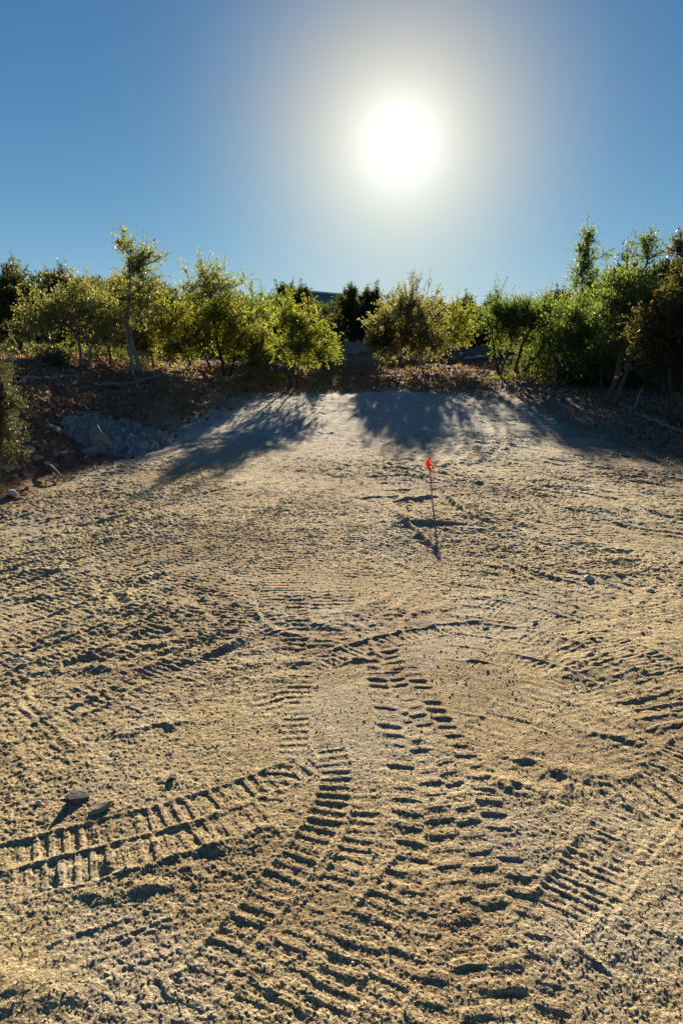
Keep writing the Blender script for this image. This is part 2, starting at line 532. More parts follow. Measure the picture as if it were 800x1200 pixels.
# ---------------------------------------------------------------- ground: one sheet from underfoot to the horizon
def build_ground():
    r = [0.25]
    while r[-1] < 1.35:
        r.append(r[-1] * 1.02)
    while r[-1] < 34:
        q = r[-1]
        r.append(q * (1 + (.0019 if q < 3.5 else .0014 if q < 14 else .0024)))
    while r[-1] < 1500:
        r.append(r[-1] * 1.03)
    r = np.array(r)
    a = [-.60]
    while a[-1] < .60:
        a.append(a[-1] + .00115)
    left = []; q = -.60; st = .002
    while q > -math.pi:
        st = min(st * 1.06, .06); q -= st; left.append(q)
    left = [v for v in left if v > -math.pi + .02] + [-math.pi]
    right = [-v for v in left[:-1]]
    A = np.array(left[::-1] + a + right)
    na, nr = len(A), len(r)
    RR, AA = np.meshgrid(r, A, indexing='ij')
    X, Y = RR * np.sin(AA), RR * np.cos(AA)
    dr = np.gradient(r)[:, None] * np.ones((1, na)); da = np.gradient(A)[None, :] * RR
    cell = np.maximum(dr, da)
    Z = np.empty_like(X)
    CH = 400
    for i in range(0, nr, CH):
        Z[i:i + CH] = height(X[i:i + CH], Y[i:i + CH], cell[i:i + CH])
    V = np.stack([X, Y, Z], -1).reshape(-1, 3)
    z0 = float(Z[0].mean())
    V = np.vstack([V, [[0, 0, z0]]])
    i = np.arange(nr - 1)[:, None]; j = np.arange(na)[None, :]; j2 = (j + 1) % na
    F = np.stack([i * na + j, (i + 1) * na + j, (i + 1) * na + j2, i * na + j2], -1).reshape(-1, 4)[:, ::-1]
    c = nr * na
    jj = np.arange(na)
    C = np.stack([np.full(na, c), (jj + 1) % na, jj, jj], -1)
    # the centre fan, as quads over pairs
    C = np.stack([np.full(na // 2, c), (jj[0::2][:na // 2] + 2) % na, (jj[0::2][:na // 2] + 1) % na, jj[0::2][:na // 2]], -1)
    F = np.vstack([F, C])
    me = new_mesh('ground', V, F, M_GROUND, smooth=True)
    x, y = V[:, 0], V[:, 1]
    d = pad_dist(x, y)
    az = np.arctan2(x, y)
    n = vn(x, y, 1.3, 31) * .5 + vn(x, y, .4, 32) * .4
    litter = sstep(.3, 1.4, d + n * 1.0)
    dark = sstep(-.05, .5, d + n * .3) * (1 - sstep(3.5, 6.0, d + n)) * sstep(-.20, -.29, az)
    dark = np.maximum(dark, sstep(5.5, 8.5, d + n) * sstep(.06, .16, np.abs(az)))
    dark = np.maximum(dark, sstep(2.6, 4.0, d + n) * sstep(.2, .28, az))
    pale = sstep(8, 15, y + 2 * n) * (1 - litter)
    pale = np.maximum(pale, .35 * sstep(.0, .6, n + .1))
    bermz = np.exp(-((y - 31.6) / 1.2) ** 2) * sstep(-3.2, -1.5, x) * sstep(7.5, 6, x)
    litter *= (1 - np.clip(bermz * 1.3, 0, 1)); dark *= (1 - np.clip(bermz * 1.5, 0, 1)); pale = np.maximum(pale, bermz)
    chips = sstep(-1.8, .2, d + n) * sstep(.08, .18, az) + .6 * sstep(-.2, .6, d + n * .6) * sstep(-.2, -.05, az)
    pale = np.maximum(pale * (1 - sstep(-.1, .4, d + .5 * n)), bermz)
    litter = np.maximum(litter, sstep(.0, .5, d + .4 * n) * sstep(-.12, -.2, az) * (1 - dark))
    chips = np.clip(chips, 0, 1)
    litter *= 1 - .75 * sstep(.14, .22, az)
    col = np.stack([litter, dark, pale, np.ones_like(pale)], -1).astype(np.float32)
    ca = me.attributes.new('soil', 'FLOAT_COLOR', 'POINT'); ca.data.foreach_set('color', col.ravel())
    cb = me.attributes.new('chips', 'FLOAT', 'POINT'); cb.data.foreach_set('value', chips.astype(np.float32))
    link('ground', me, kind='structure')


build_ground()


# ---------------------------------------------------------------- plain materials
def leaf_material(name, c1, c2, transl=.45, tcol=None):
    m = bpy.data.materials.new(name); m.use_nodes = True
    nt = m.node_tree
    nt.nodes.clear()
    out = nt.nodes.new('ShaderNodeOutputMaterial')
    geo = nt.nodes.new('ShaderNodeNewGeometry')
    col = ramp(nt, geo.outputs['Random Per Island'], [(0, c1), (.6, c2), (1, tuple(min(1, v * 1.5) for v in c2))])
    # broad patches of slightly different hue through the crown
    n = noise(nt, 1.1, 2, .5)
    col = mix(nt, n, col, tuple(v * k for v, k in zip(c1, (.75, .8, .8))), 'MIX')
    d = nd(nt, 'ShaderNodeBsdfPrincipled', Roughness=.55)
    d.inputs['Specular IOR Level'].default_value = .35
    nt.links.new(col, d.inputs['Base Color'])
    t = nt.nodes.new('ShaderNodeBsdfTranslucent')
    tc_ = mix(nt, 1.0, col, tcol or (2.5, 2.4, 1.2), 'MULTIPLY')
    nt.links.new(tc_, t.inputs['Color'])
    mx = nt.nodes.new('ShaderNodeMixShader'); mx.inputs[0].default_value = transl
    nt.links.new(d.outputs[0], mx.inputs[1]); nt.links.new(t.outputs[0], mx.inputs[2])
    nt.links.new(mx.outputs[0], out.inputs['Surface'])
    return m


L_OLIVE = leaf_material('olive_leaves', (.10, .11, .035), (.15, .155, .05), .5)
L_YEL = leaf_material('yellow_green_leaves', (.115, .135, .03), (.18, .19, .045), .55)
L_GREEN = leaf_material('green_leaves', (.075, .11, .035), (.12, .16, .05), .5)
L_PALE = leaf_material('grey_green_leaves', (.09, .11, .06), (.14, .16, .09), .4)
L_COPPER = leaf_material('copper_leaves', (.125, .125, .06), (.20, .19, .095), .55, (2.4, 2.3, 1.4))
L_DARK = leaf_material('juniper_leaves', (.045, .058, .024), (.085, .10, .036), .35)
L_SHRUB = leaf_material('shrub_leaves', (.055, .066, .032), (.10, .11, .058), .4, (1.8, 1.8, 1.1))
L_BROWN = leaf_material('brown_green_leaves', (.05, .05, .022), (.09, .08, .03), .4)


def bark_material(name, c1, c2):
    m, nt, b = material(name, .9, .15)
    tcn = nd(nt, 'ShaderNodeTexCoord', name='TCO')
    mp = nd(nt, 'ShaderNodeMapping'); mp.inputs['Scale'].default_value = (1, 1, .2)
    nt.links.new(tcn.outputs['Object'], mp.inputs[0])
    n = noise(nt, 40, 5, .7, .3, mp.outputs[0])
    nt.links.new(ramp(nt, n, [(.3, c1), (.7, c2)]), b.inputs['Base Color'])
    bump(nt, b, n, .8, .02)
    return m


B_DARK = bark_material('dark_bark', (.04, .03, .022), (.12, .095, .075))
B_GREY = bark_material('grey_bark', (.16, .14, .12), (.38, .35, .31))
B_PALE = bark_material('weathered_wood', (.20, .165, .125), (.48, .42, .34))
B_BROWN = bark_material('brown_bark', (.09, .06, .04), (.22, .16, .11))


# ---------------------------------------------------------------- trees
def tube(P, rad, sides=6, seed=0, wob=.06):
    """rings along P, radius rad per point; returns V, F(quads)"""
    P = np.asarray(P, float); n = len(P)
    T = np.gradient(P, axis=0); T /= np.linalg.norm(T, axis=1)[:, None] + 1e-9
    up = np.array([0.31, .95, .05])
    A = np.cross(T, up); A /= np.linalg.norm(A, axis=1)[:, None] + 1e-9
    B = np.cross(T, A)
    ph = np.arange(sides) / sides * 2 * np.pi
    w = 1 + wob * np.sin(3 * ph[None, :] + seed + .7 * np.arange(n)[:, None])
    V = P[:, None, :] + (A[:, None, :] * np.cos(ph)[None, :, None] + B[:, None, :] * np.sin(ph)[None, :, None]) * (np.asarray(rad)[:, None] * w)[..., None]
    i = np.arange(n - 1)[:, None]; j = np.arange(sides)[None, :]
    F = np.stack([i * sides + j, i * sides + (j + 1) % sides, (i + 1) * sides + (j + 1) % sides, (i + 1) * sides + j], -1).reshape(-1, 4)
    return V.reshape(-1, 3), F


class Geo:
    def __init__(s):
        s.V, s.F, s.n = [], [], 0

    def add(s, V, F):
        s.V.append(V); s.F.append(F + s.n); s.n += len(V)

    def mesh(s, name, mat, smooth=True):
        return new_mesh(name, np.vstack(s.V), np.vstack(s.F), mat, smooth)


def leaves(rs, base, dirs, length, width, jitter=.6):
    """one folded quad per leaf; base (n,3), dirs (n,3)"""
    n = len(base)
    d = dirs + rs.normal(0, jitter, (n, 3)); d /= np.linalg.norm(d, axis=1)[:, None] + 1e-9
    s = np.cross(d, rs.normal(0, 1, (n, 3))); s /= np.linalg.norm(s, axis=1)[:, None] + 1e-9
    u = np.cross(d, s)
    L = length * rs.uniform(.6, 1.35, n)[:, None]; W = width * rs.uniform(.6, 1.3, n)[:, None]
    a = base; c = base + d * L
    m = base + d * L * .45
    b = m + s * W * .5 + u * W * .15; e = m - s * W * .5 + u * W * .15
    V = np.stack([a, b, c, e], 1).reshape(-1, 3)
    F = np.arange(n * 4).reshape(-1, 4)
    return V, F


def make_tree(name, label, cat, D, crown, stems, leafmat, barkmat, seed, blobs=9, attract=110, twigs=7, per=12,
              leaf=(.060, .032), trunk_r=.05, shoots=6, group=None, up=.6, spread=1.15, cone=False, solid=.5, twl=.36, extra=None):
    """crown = (px centre, py centre, half width px, half height px) seen D metres ahead; stems = pixel polylines from the ground up"""
    rs = np.random.RandomState(seed)
    cx, cy, hw, hh = crown
    if not cone and cat == 'tree':
        hw *= 1.17; hh *= 1.02; cy -= 3; attract = int(attract * 1.22)
    C = at(cx, cy, D)
    s = D / F
    rx, rz = hw * s, hh * s
    ry = rx * .85
    # trunk polylines in the world
    nodes, par = [], []
    stem_w = []
    for k, st in enumerate(stems):
        dd = D + (rs.uniform(-.25, .25) if k else 0)
        b = at(st[0][0], st[0][1], dd)
        b[2] = base_z(b[0], b[1]) - .06
        pts = [b] + [at(q[0], q[1], dd + rs.uniform(-.12, .12)) for q in st[1:]]
        pts = spline(pts, .14)
        pts[1:-1] += rs.normal(0, .012, (len(pts) - 2, 3))
        stem_w.append(pts)
        for i, p in enumerate(pts):
            par.append(len(nodes) - 1 if i else -1)
            nodes.append(p)
    ntr = len(nodes)
    # sub-blobs of the crown
    bl = []
    for k in range(blobs):
        v = rs.normal(0, 1, 3); v /= np.linalg.norm(v)
        q = rs.uniform(.2, .70) * v
        if cone:
            zz = rs.uniform(-.85, .85); w = (1 - (zz + 1) / 2) ** .8 * .75 + .05
            q = np.array([v[0] * w * rs.uniform(.3, 1), v[1] * w * rs.uniform(.3, 1), zz])
            rr = .07 + .36 * w
        else:
            rr = rs.uniform(.34, .52)
        bl.append((q, rr))
    att = []
    for k in range(attract):
        q, rr = bl[k % blobs]
        v = rs.normal(0, 1, 3); v /= np.linalg.norm(v)
        p = q + v * rr * rs.uniform(.05, 1) ** (solid * .7)
        att.append(C + p * np.array([rx, ry, rz]))
    for q, rr in (extra or []):
        for k in range(int(q[2])):
            v = rs.normal(0, 1, 3); v /= np.linalg.norm(v)
            att.append(at(q[0], q[1], D) + v * rs.uniform(.2, 1) * rr)
    shoot0 = len(att)
    for k in range(shoots):
        A_ = np.array(att[:attract])
        sc_ = (A_[:, 2] - C[2]) / rz + rs.normal(0, .22, len(A_)) - .25 * np.abs(A_[:, 0] - C[0]) / rx * 0
        q = A_[int(np.argmax(sc_))]
        att.append(q + np.array([rs.normal(0, .08), rs.normal(0, .08), rs.uniform(.10, .30)]))
    att = np.array(att)
    isshoot = np.arange(len(att)) >= shoot0
    ground_b = stem_w[0][0]
    order = np.argsort(np.linalg.norm(att - (stem_w[0][-1] * .6 + C * .4), axis=1))
    tips = []
    NP = [np.array(v) for v in nodes]
    zmin = min(p[0][2] for p in stem_w)
    for a in order:
        p = att[a]
        arr = np.array(NP)
        dv = p - arr
        dist = np.linalg.norm(dv, axis=1)
        # prefer a parent below the target and not on the bare part of the trunk
        pen = dist + .55 * np.maximum(0, -dv[:, 2]) + np.where(arr[:, 2] < zmin + .35 * (C[2] - zmin), .8, 0) + .05 * np.arange(len(arr)) / len(arr)
        j = int(np.argmin(pen)); L = dist[j]
        k = max(1, int(L / .17))
        prev = j
        start = NP[j]
        off = rs.normal(0, .06 * L, 3)
        off[2] -= .10 * L
        for i in range(1, k + 1):
            t = i / k
            q = start + (p - start) * t + off * math.sin(math.pi * t) + (rs.normal(0, .012, 3) if i < k else 0)
            par.append(prev); NP.append(q); prev = len(NP) - 1
        tips.append((prev, a))
    nodes = np.array(NP); par = np.array(par)
    # pipe-model radii
    cnt = np.zeros(len(nodes))
    for t, a in tips:
        cnt[t] += 1
    for i in range(len(nodes) - 1, -1, -1):
        if par[i] >= 0:
            cnt[par[i]] += max(cnt[i], .3)
    cnt = np.maximum(cnt, .3)
    tot = max(cnt[0], 1)
    rad = .005 + (trunk_r - .005) * (cnt / tot) ** .55
    # along each stem the radius must not grow
    rad[:ntr] = np.maximum(rad[:ntr], .012)
    k = 0
    for pts in stem_w:
        n = len(pts)
        tr = trunk_r * (1 if k == 0 else .75)
        prof = np.linspace(1, .12 if cone else .4, n) * tr
        prof[:3] *= np.array([1.45, 1.2, 1.07])[:min(3, n)]
        rad[k:k + n] = np.maximum(rad[k:k + n] * .5, prof)
        k += n
    # chains
    g = Geo()
    kids = {}
    for i, p in enumerate(par):
        if p >= 0:
            kids.setdefault(int(p), []).append(i)
    starts = [i for i in range(len(nodes)) if par[i] < 0]
    stack = [(s_, None) for s_ in starts]
    while stack:
        s_, pr = stack.pop()
        chain = ([pr] if pr is not None else []) + [s_]
        c = s_
        while c in kids:
            ks = sorted(kids[c], key=lambda q: -rad[q])
            for o in ks[1:]:
                stack.append((o, c))
            c = ks[0]; chain.append(c)
        if len(chain) < 2:
            continue
        rr = rad[chain].copy()
        if pr is not None:
            rr[0] = min(rr[0], rr[1] * 1.25)
        rr = np.minimum.accumulate(rr)
        rr[-1] *= .6
        big = rr.max() > .02
        V, Fq = tube(nodes[chain], rr, 7 if big else 4, seed)
        g.add(V, Fq)
    # twigs and leaves
    tip_i = np.array([t for t, a in tips]); sh = isshoot[[a for t, a in tips]]
    LV = Geo()
    allb, alld = [], []
    for t, s_ in zip(tip_i, sh):
        p = nodes[t]
        outv = (p - C) / np.array([rx, ry, rz]); outv /= np.linalg.norm(outv) + 1e-6
        if s_:
            base = nodes[par[t]] if par[t] >= 0 else p
            # a thin upright leader with sparse leaves
            L = rs.uniform(.2, .45) * (1.0)
            dirv = np.array([rs.normal(0, .2), rs.normal(0, .2), 1.0])
            pts = np.array([p + dirv * L * q for q in (0, .5, 1)])
            g.add(*tube(pts, [.006, .004, .002], 3, 0))
            tt = rs.uniform(-.4, 1, int(per * 2.2))
            allb.append(p + dirv * L * tt[:, None] + rs.normal(0, .035, (len(tt), 3))); alld.append(np.tile(dirv, (len(tt), 1)))
            continue
        for k in range(twigs):
            v = rs.normal(0, 1, 3) * spread + outv * .7 + np.array([0, 0, up])
            v /= np.linalg.norm(v)
            L = twl * rs.uniform(.5, 1.3)
            pts = np.array([p, p + v * L * .5 + np.array([0, 0, -.01]), p + v * L])
            g.add(*tube(pts, [.004, .003, .0015], 3, 0))
            tt = rs.uniform(.1, 1.05, per)
            allb.append(p + v * L * tt[:, None] + rs.normal(0, .02, (per, 3))); alld.append(np.tile(v, (per, 1)))
    LV.add(*leaves(rs, np.vstack(allb), np.vstack(alld), leaf[0], leaf[1]))
    root = bpy.data.objects.new(name, None); COL.objects.link(root)
    root.location = tuple(ground_b); root.empty_display_size = .3
    root['label'] = label; root['category'] = cat
    if group:
        root['group'] = group
    for nm, me in (('trunk', g.mesh('trunk', barkmat)), ('crown', LV.mesh('crown', leafmat, False))):
        o = link(nm, me, root)
        o.location = (-root.location[0], -root.location[1], -root.location[2])
    return root


def base_z(x, y):
    return float(height(np.array([x]), np.array([y]), np.array([.1]))[0])


SEED = [100]


def T(name, label, cat, D, crown, stems, lm, bm, **kw):
    SEED[0] += 1
    return make_tree(name, label, cat, D, crown, stems, lm, bm, SEED[0], **kw)


# front trees, left to right
T('shrub', 'olive green evergreen shrub at the left edge, nearest plant to the camera', 'shrub', 8.6, (-14, 474, 32, 74),
  [[(-12, 548), (-16, 470)], [(-4, 548), (4, 450)]], L_SHRUB, B_BROWN, blobs=13, attract=150, leaf=(.030, .012), twigs=8, per=20, trunk_r=.03, twl=.22, shoots=3, up=.9)
T('oak_tree', 'low spreading oak with olive leaves and a straight grey stem beside the grey green bush', 'tree', 19.0, (88, 378, 62, 44),
  [[(99, 455), (97, 430), (93, 400), (88, 375)], [(101, 455), (104, 420), (112, 390)]], L_OLIVE, B_GREY, blobs=12, attract=120, trunk_r=.055)
T('elm_tree', 'tall narrow tree with a leaning pale grey trunk rising above its neighbours', 'tree', 18.6, (160, 348, 31, 62),
  [[(165, 447), (160, 420), (152, 392), (151, 360), (153, 325), (150, 296)], [(154, 400), (148, 385), (143, 370)]], L_OLIVE, B_GREY, blobs=12, attract=85, trunk_r=.058, cone=False, shoots=9, solid=1.3, twigs=5, per=8, leaf=(.07, .038),
  extra=[((148, 292, 9), .25), ((177, 306, 6), .22), ((162, 308, 6), .22)])
T('oak_tree', 'yellowing oak between the tall pale trunk and the biggest yellow green oak', 'tree', 22.0, (200, 375, 36, 46),
  [[(203, 446), (201, 420), (198, 390)]], L_YEL, B_BROWN, blobs=9, attract=95, trunk_r=.05)
T('oak_tree', 'biggest yellow green oak on several dark stems with weeds at its foot', 'tree', 21.0, (252, 362, 50, 62),
  [[(264, 460), (262, 435), (256, 405), (250, 370), (246, 340)], [(268, 460), (272, 430), (280, 400)], [(258, 460), (246, 430), (236, 405)]], L_YEL, B_DARK,
  blobs=14, attract=190, trunk_r=.06, shoots=11, twigs=7, per=11)
T('oak_tree', 'slim oak with one leaning dark stem at the left foot of the biggest oak', 'tree', 20.2, (216, 402, 20, 28),
  [[(239, 464), (232, 446), (222, 425), (216, 405)]], L_YEL, B_DARK, blobs=6, attract=40, trunk_r=.042, shoots=3)
T('oak_sapling', 'low bright yellow green sapling between the biggest oak and the twin stemmed one', 'sapling', 20.4, (298, 414, 24, 26),
  [[(293, 458), (292, 440), (296, 420)], [(301, 458), (312, 440), (318, 428)]], L_YEL, B_DARK, blobs=7, attract=50, trunk_r=.026, shoots=3)
T('oak_tree', 'rounded yellow green oak on two thin dark stems at the edge of the pale ground', 'tree', 20.0, (348, 403, 38, 42),
  [[(341, 465), (339, 445), (334, 425), (328, 400)], [(349, 465), (348, 440), (352, 410)]], L_YEL, B_DARK, blobs=11, attract=120, trunk_r=.036, shoots=7)
T('oak_tree', 'oak standing behind and between the biggest oak and the twin stemmed oak', 'tree', 25.0, (312, 384, 34, 38),
  [[(312, 446), (312, 420), (310, 395)]], L_GREEN, B_DARK, blobs=9, attract=90, trunk_r=.05)
T('oak_sapling', 'tiny sapling right of the twin stemmed oak in front of the gravel berm', 'sapling', 22.5, (386, 421, 12, 14),
  [[(382, 452), (383, 440), (386, 425)]], L_GREEN, B_BROWN, blobs=4, attract=16, trunk_r=.014, shoots=2)
T('oak_tree', 'copper leaved oak, widest of the trees at the centre, on a short forked dark stem', 'tree', 25.0, (478, 388, 56, 40),
  [[(481, 448), (480, 436), (484, 424), (494, 408), (500, 390)], [(480, 448), (478, 436), (468, 420), (458, 400)]], L_COPPER, B_DARK, blobs=13, attract=170, trunk_r=.055, shoots=8, leaf=(.07, .038))
T('oak_tree', 'slanting copper oak whose bare stem leans right under the copper crown', 'tree', 24.4, (450, 390, 30, 34),
  [[(437, 449), (441, 438), (452, 425), (464, 410)]], L_COPPER, B_DARK, blobs=7, attract=60, trunk_r=.035, shoots=3, leaf=(.07, .038))
T('elm_tree', 'sparse pale leaved tree top standing up behind the copper oak', 'tree', 28.0, (488, 365, 30, 38),
  [[(492, 440), (492, 400), (490, 365), (488, 340)]], L_PALE, B_GREY, blobs=9, attract=55, trunk_r=.04, shoots=14, solid=.9, twigs=4, per=7)
T('oak_tree', 'bright green oak peeping out right of the copper oak above the berm', 'tree', 27.0, (524, 388, 25, 30),
  [[(512, 440), (514, 420), (520, 400)]], L_YEL, B_DARK, blobs=8, attract=62, trunk_r=.04, shoots=3)
T('oak_tree', 'green oak right of the dark gap with a dark stem on the weedy edge', 'tree', 23.5, (592, 388, 34, 33),
  [[(584, 448), (582, 430), (578, 405), (576, 385)], [(584, 446), (592, 420), (600, 400)]], L_GREEN, B_DARK, blobs=11, attract=110, trunk_r=.05)
T('oak_tree', 'green oak with a thick black stem just right of the weedy edge oak', 'tree', 22.8, (630, 385, 36, 34),
  [[(603, 450), (604, 430), (612, 405), (622, 385)], [(606, 449), (622, 425), (640, 400)]], L_GREEN, B_DARK, blobs=11, attract=110, trunk_r=.06)
T('elm_tree', 'tall wispy tree like a spire with thin foliage, highest point on the right', 'tree', 23.0, (681, 345, 34, 74),
  [[(690, 458), (687, 420), (684, 370), (680, 320), (677, 283)]], L_GREEN, B_BROWN, blobs=20, attract=120, trunk_r=.045, cone=True, shoots=3, twigs=5, per=9, leaf=(.08, .04), solid=1.0,
  extra=[((700, 320, 7), .3), ((704, 300, 3), .2)])
T('oak_tree', 'light green oak reaching low over the clearing left of the leaning trunks', 'tree', 19.5, (690, 398, 52, 40),
  [[(704, 468), (703, 440), (700, 410), (696, 380)]], L_GREEN, B_DARK, blobs=12, attract=150, trunk_r=.05, twigs=7)
T('oak_tree', 'large green tree on two leaning brown trunks by the orange ribbon', 'tree', 17.0, (742, 372, 48, 62),
  [[(706, 487), (714, 465), (722, 440), (728, 410), (735, 375)], [(713, 486), (722, 465), (732, 440), (744, 400)]], L_GREEN, B_BROWN, blobs=13, attract=180, trunk_r=.085, twigs=7, shoots=8,
  extra=[((757, 300, 8), .22), ((758, 288, 4), .1)])
T('elm_tree', 'dark brownish tree at the far right edge, nearest tree on that side', 'tree', 14.0, (800, 395, 44, 80),
  [[(806, 500), (803, 450), (798, 400), (797, 330)], [(790, 500), (784, 450), (780, 410)]], L_BROWN, B_DARK, blobs=13, attract=190, trunk_r=.07, leaf=(.06, .032), twigs=7, per=12,
  extra=[((798, 298, 8), .14)])
T('oak_tree', 'olive oak filling the space between the low spreading oak and the tall pale trunk', 'tree', 21.5, (126, 372, 34, 46),
  [[(130, 448), (129, 420), (126, 390)]], L_OLIVE, B_BROWN, blobs=10, attract=110, trunk_r=.045)
T('oak_tree', 'brownish oak behind the tall pale trunk, shading its foot', 'tree', 22.5, (176, 392, 30, 42),
  [[(182, 446), (180, 425), (176, 400)]], L_BROWN, B_BROWN, blobs=10, attract=110, trunk_r=.045)
T('oak_tree', 'green oak seen through the gap right of the twin stemmed oak, half hidden', 'tree', 27.5, (372, 392, 24, 30),
  [[(372, 442), (372, 420), (371, 400)]], L_BROWN, B_DARK, blobs=8, attract=70, trunk_r=.04)
T('bush', 'soft grey green bush on the bank below the low spreading oak', 'bush', 18.0, (62, 436, 28, 16),
  [[(60, 452), (58, 440)], [(68, 452), (72, 438)]], L_PALE, B_BROWN, blobs=8, attract=60, leaf=(.06, .02), twigs=9, per=14, trunk_r=.02, shoots=0, twl=.3)

# darker trees of the wood behind
BACK = [
    (24, 372, 44, 50, 22.5, 'broad near black juniper at the far left edge behind the grey green bush'),
    (82, 352, 38, 40, 35.0, 'dark juniper behind the low spreading oak'),
    (128, 365, 34, 40, 36.0, 'dark juniper between the low spreading oak and the pale trunk'),
    (185, 378, 36, 40, 36.5, 'dark juniper behind the pale trunk'),
    (232, 383, 38, 40, 37.0, 'dark juniper behind the biggest yellow green oak'),
    (334, 376, 22, 36, 35.0, 'dark juniper with a pointed top left of the roof'),
    (354, 376, 14, 38, 31.0, 'narrow juniper spire against the left end of the roof'),
    (386, 388, 22, 32, 38.5, 'olive juniper standing in front of the teal roof'),
    (411, 378, 19, 40, 34.5, 'rounded juniper at the right end of the roof'),
    (434, 376, 19, 38, 33.5, 'juniper behind the left side of the copper oak'),
    (462, 382, 26, 34, 38.5, 'juniper behind the middle of the copper oak'),
    (545, 386, 30, 36, 38.0, 'dark juniper filling the gap between copper and green oaks'),
    (577, 384, 26, 33, 38.5, 'dark juniper just left of the first green oak on the right'),
    (650, 385, 30, 36, 27.0, 'dark juniper behind the wispy spire tree'),
    (730, 372, 34, 62, 22.0, 'dark juniper behind the tree on two leaning trunks'),
    (775, 378, 34, 72, 19.0, 'dark juniper with a ragged top near the right edge'),
]
for cx, cy, hw, hh, D, lab in BACK:
    T('juniper_tree', lab, 'juniper', D, (cx, cy, hw, hh), [[(cx, cy + hh + 8), (cx + 2, cy + hh * .4), (cx, cy - hh * .3)]], L_DARK, B_DARK,
      blobs=16, attract=190, twigs=8, per=13, leaf=(.10, .040), up=1.5, spread=.8, trunk_r=.07, shoots=7, twl=.34, solid=.4, group='dark junipers of the wood behind the clearing')


# the wood further back, one mass
def woodland():
    rs = np.random.RandomState(5)
    B, Dr = [], []
    for k in range(150):
        px = rs.uniform(-420, 1220)
        D = rs.uniform(41, 58)
        if px < 240:
            D = rs.uniform(37, 50)
        if px > 640:
            D = rs.uniform(24, 40)
        top = np.interp(px, [-400, 0, 100, 220, 330, 350, 365, 402, 440, 560, 640, 720, 800, 1200], [316, 324, 320, 334, 347, 346, 357, 356, 344, 352, 350, 330, 310, 298]) + rs.uniform(0, 10)
        if 340 < px < 420:
            D = rs.uniform(41, 50)
        c = at(px, top, D); zt = c[2]
        zb = base_z(c[0], c[1])
        hgt = max(zt - zb, 1.5)
        w = rs.uniform(.9, 1.5)
        n = 2500 if abs(px - 400) < 520 else 600
        if px < 60 or px > 690:
            n = int(n * 1.4)
        u = rs.normal(0, 1, (n, 3)); u /= np.linalg.norm(u, axis=1)[:, None]
        rr = rs.uniform(.3, 1, n)[:, None] ** .5
        p = u * rr * np.array([w, w, hgt / 2])
        lump = 1 + .25 * np.sin(u[:, 0] * 5 + k) * np.sin(u[:, 2] * 6 + 2 * k)
        p *= lump[:, None]
        p = p + np.array([c[0], c[1], zb + hgt / 2])
        B.append(p); Dr.append(np.tile([0, 0, 1.2], (n, 1)) + u * .8)
    # undergrowth at the foot of the wood
    for k in range(260):
        side = rs.rand()
        if side < .4:
            px, D = rs.uniform(-420, 210), rs.uniform(31, 38)
        elif side < .75:
            px, D = rs.uniform(640, 1200), rs.uniform(21, 28)
        else:
            px, D = rs.uniform(220, 640), rs.uniform(38, 44)
        c = at(px, 430, D)
        zb = base_z(c[0], c[1])
        n = 260
        p = rs.normal(0, .42, (n, 3)) * np.array([1.2, 1, .9]); p[:, 2] = np.abs(p[:, 2])
        B.append(p + np.array([c[0], c[1], zb])); Dr.append(np.tile([0, 0, 1.0], (n, 1)))
    B, Dr = np.vstack(B), np.vstack(Dr)
    V, Fq = leaves(rs, B, Dr, .19, .08)
    link('woodland', new_mesh('woodland', V, Fq, L_DARK), kind='stuff', label='dark juniper wood massed behind the clearing', category='woodland')


woodland()


# dark thicket close along the right side of the clearing
def thicket(name, label, spots, mat, seed, sc, wd=.45):
    rs = np.random.RandomState(seed)
    B, Dr = [], []
    for (px, D, w, h, n) in spots:
        c = at(px, 450, D)
        zb = base_z(c[0], c[1])
        p = rs.normal(0, 1, (n, 3)); p /= np.linalg.norm(p, axis=1)[:, None]
        p *= rs.uniform(.2, 1, n)[:, None] ** .6
        p = p * np.array([w, w, h]); p[:, 2] = np.abs(p[:, 2])
        B.append(p + np.array([c[0], c[1], zb])); Dr.append(np.tile([0, 0, .8], (n, 1)))
    V, Fq = leaves(rs, np.vstack(B), np.vstack(Dr), sc, sc * wd)
    link(name, new_mesh(name, V, Fq, mat), kind='stuff', label=label, category='undergrowth')


rs0 = np.random.RandomState(12)
thicket('undergrowth', 'dark tangled undergrowth under the trees along the right side',
        [(620 + 26 * k + rs0.uniform(-8, 8), 23.5 - .55 * k + rs0.uniform(0, 1.5), .9, rs0.uniform(.6, 1.1), 700) for k in range(14)], L_DARK, 3, .10)
thicket('undergrowth', 'dark tangled undergrowth under the trees along the left side',
        [(-60 + 28 * k + rs0.uniform(-8, 8), 21.5 + .25 * k + rs0.uniform(0, 1.5), .9, rs0.uniform(.4, .8), 600) for k in range(9)], L_DARK, 4, .10)
thicket('grass', 'bright green weeds at the foot of the biggest yellow green oak',
        [(282 + 9 * k, 20.3 + .1 * k, .32, .12, 110) for k in range(6)], L_YEL, 6, .13, .16)
thicket('grass', 'green weeds under the two green oaks right of the berm',
        [(580 + 11 * k, 22.4 - .05 * k, .4, .10, 90) for k in range(7)], L_GREEN, 7, .14, .16)


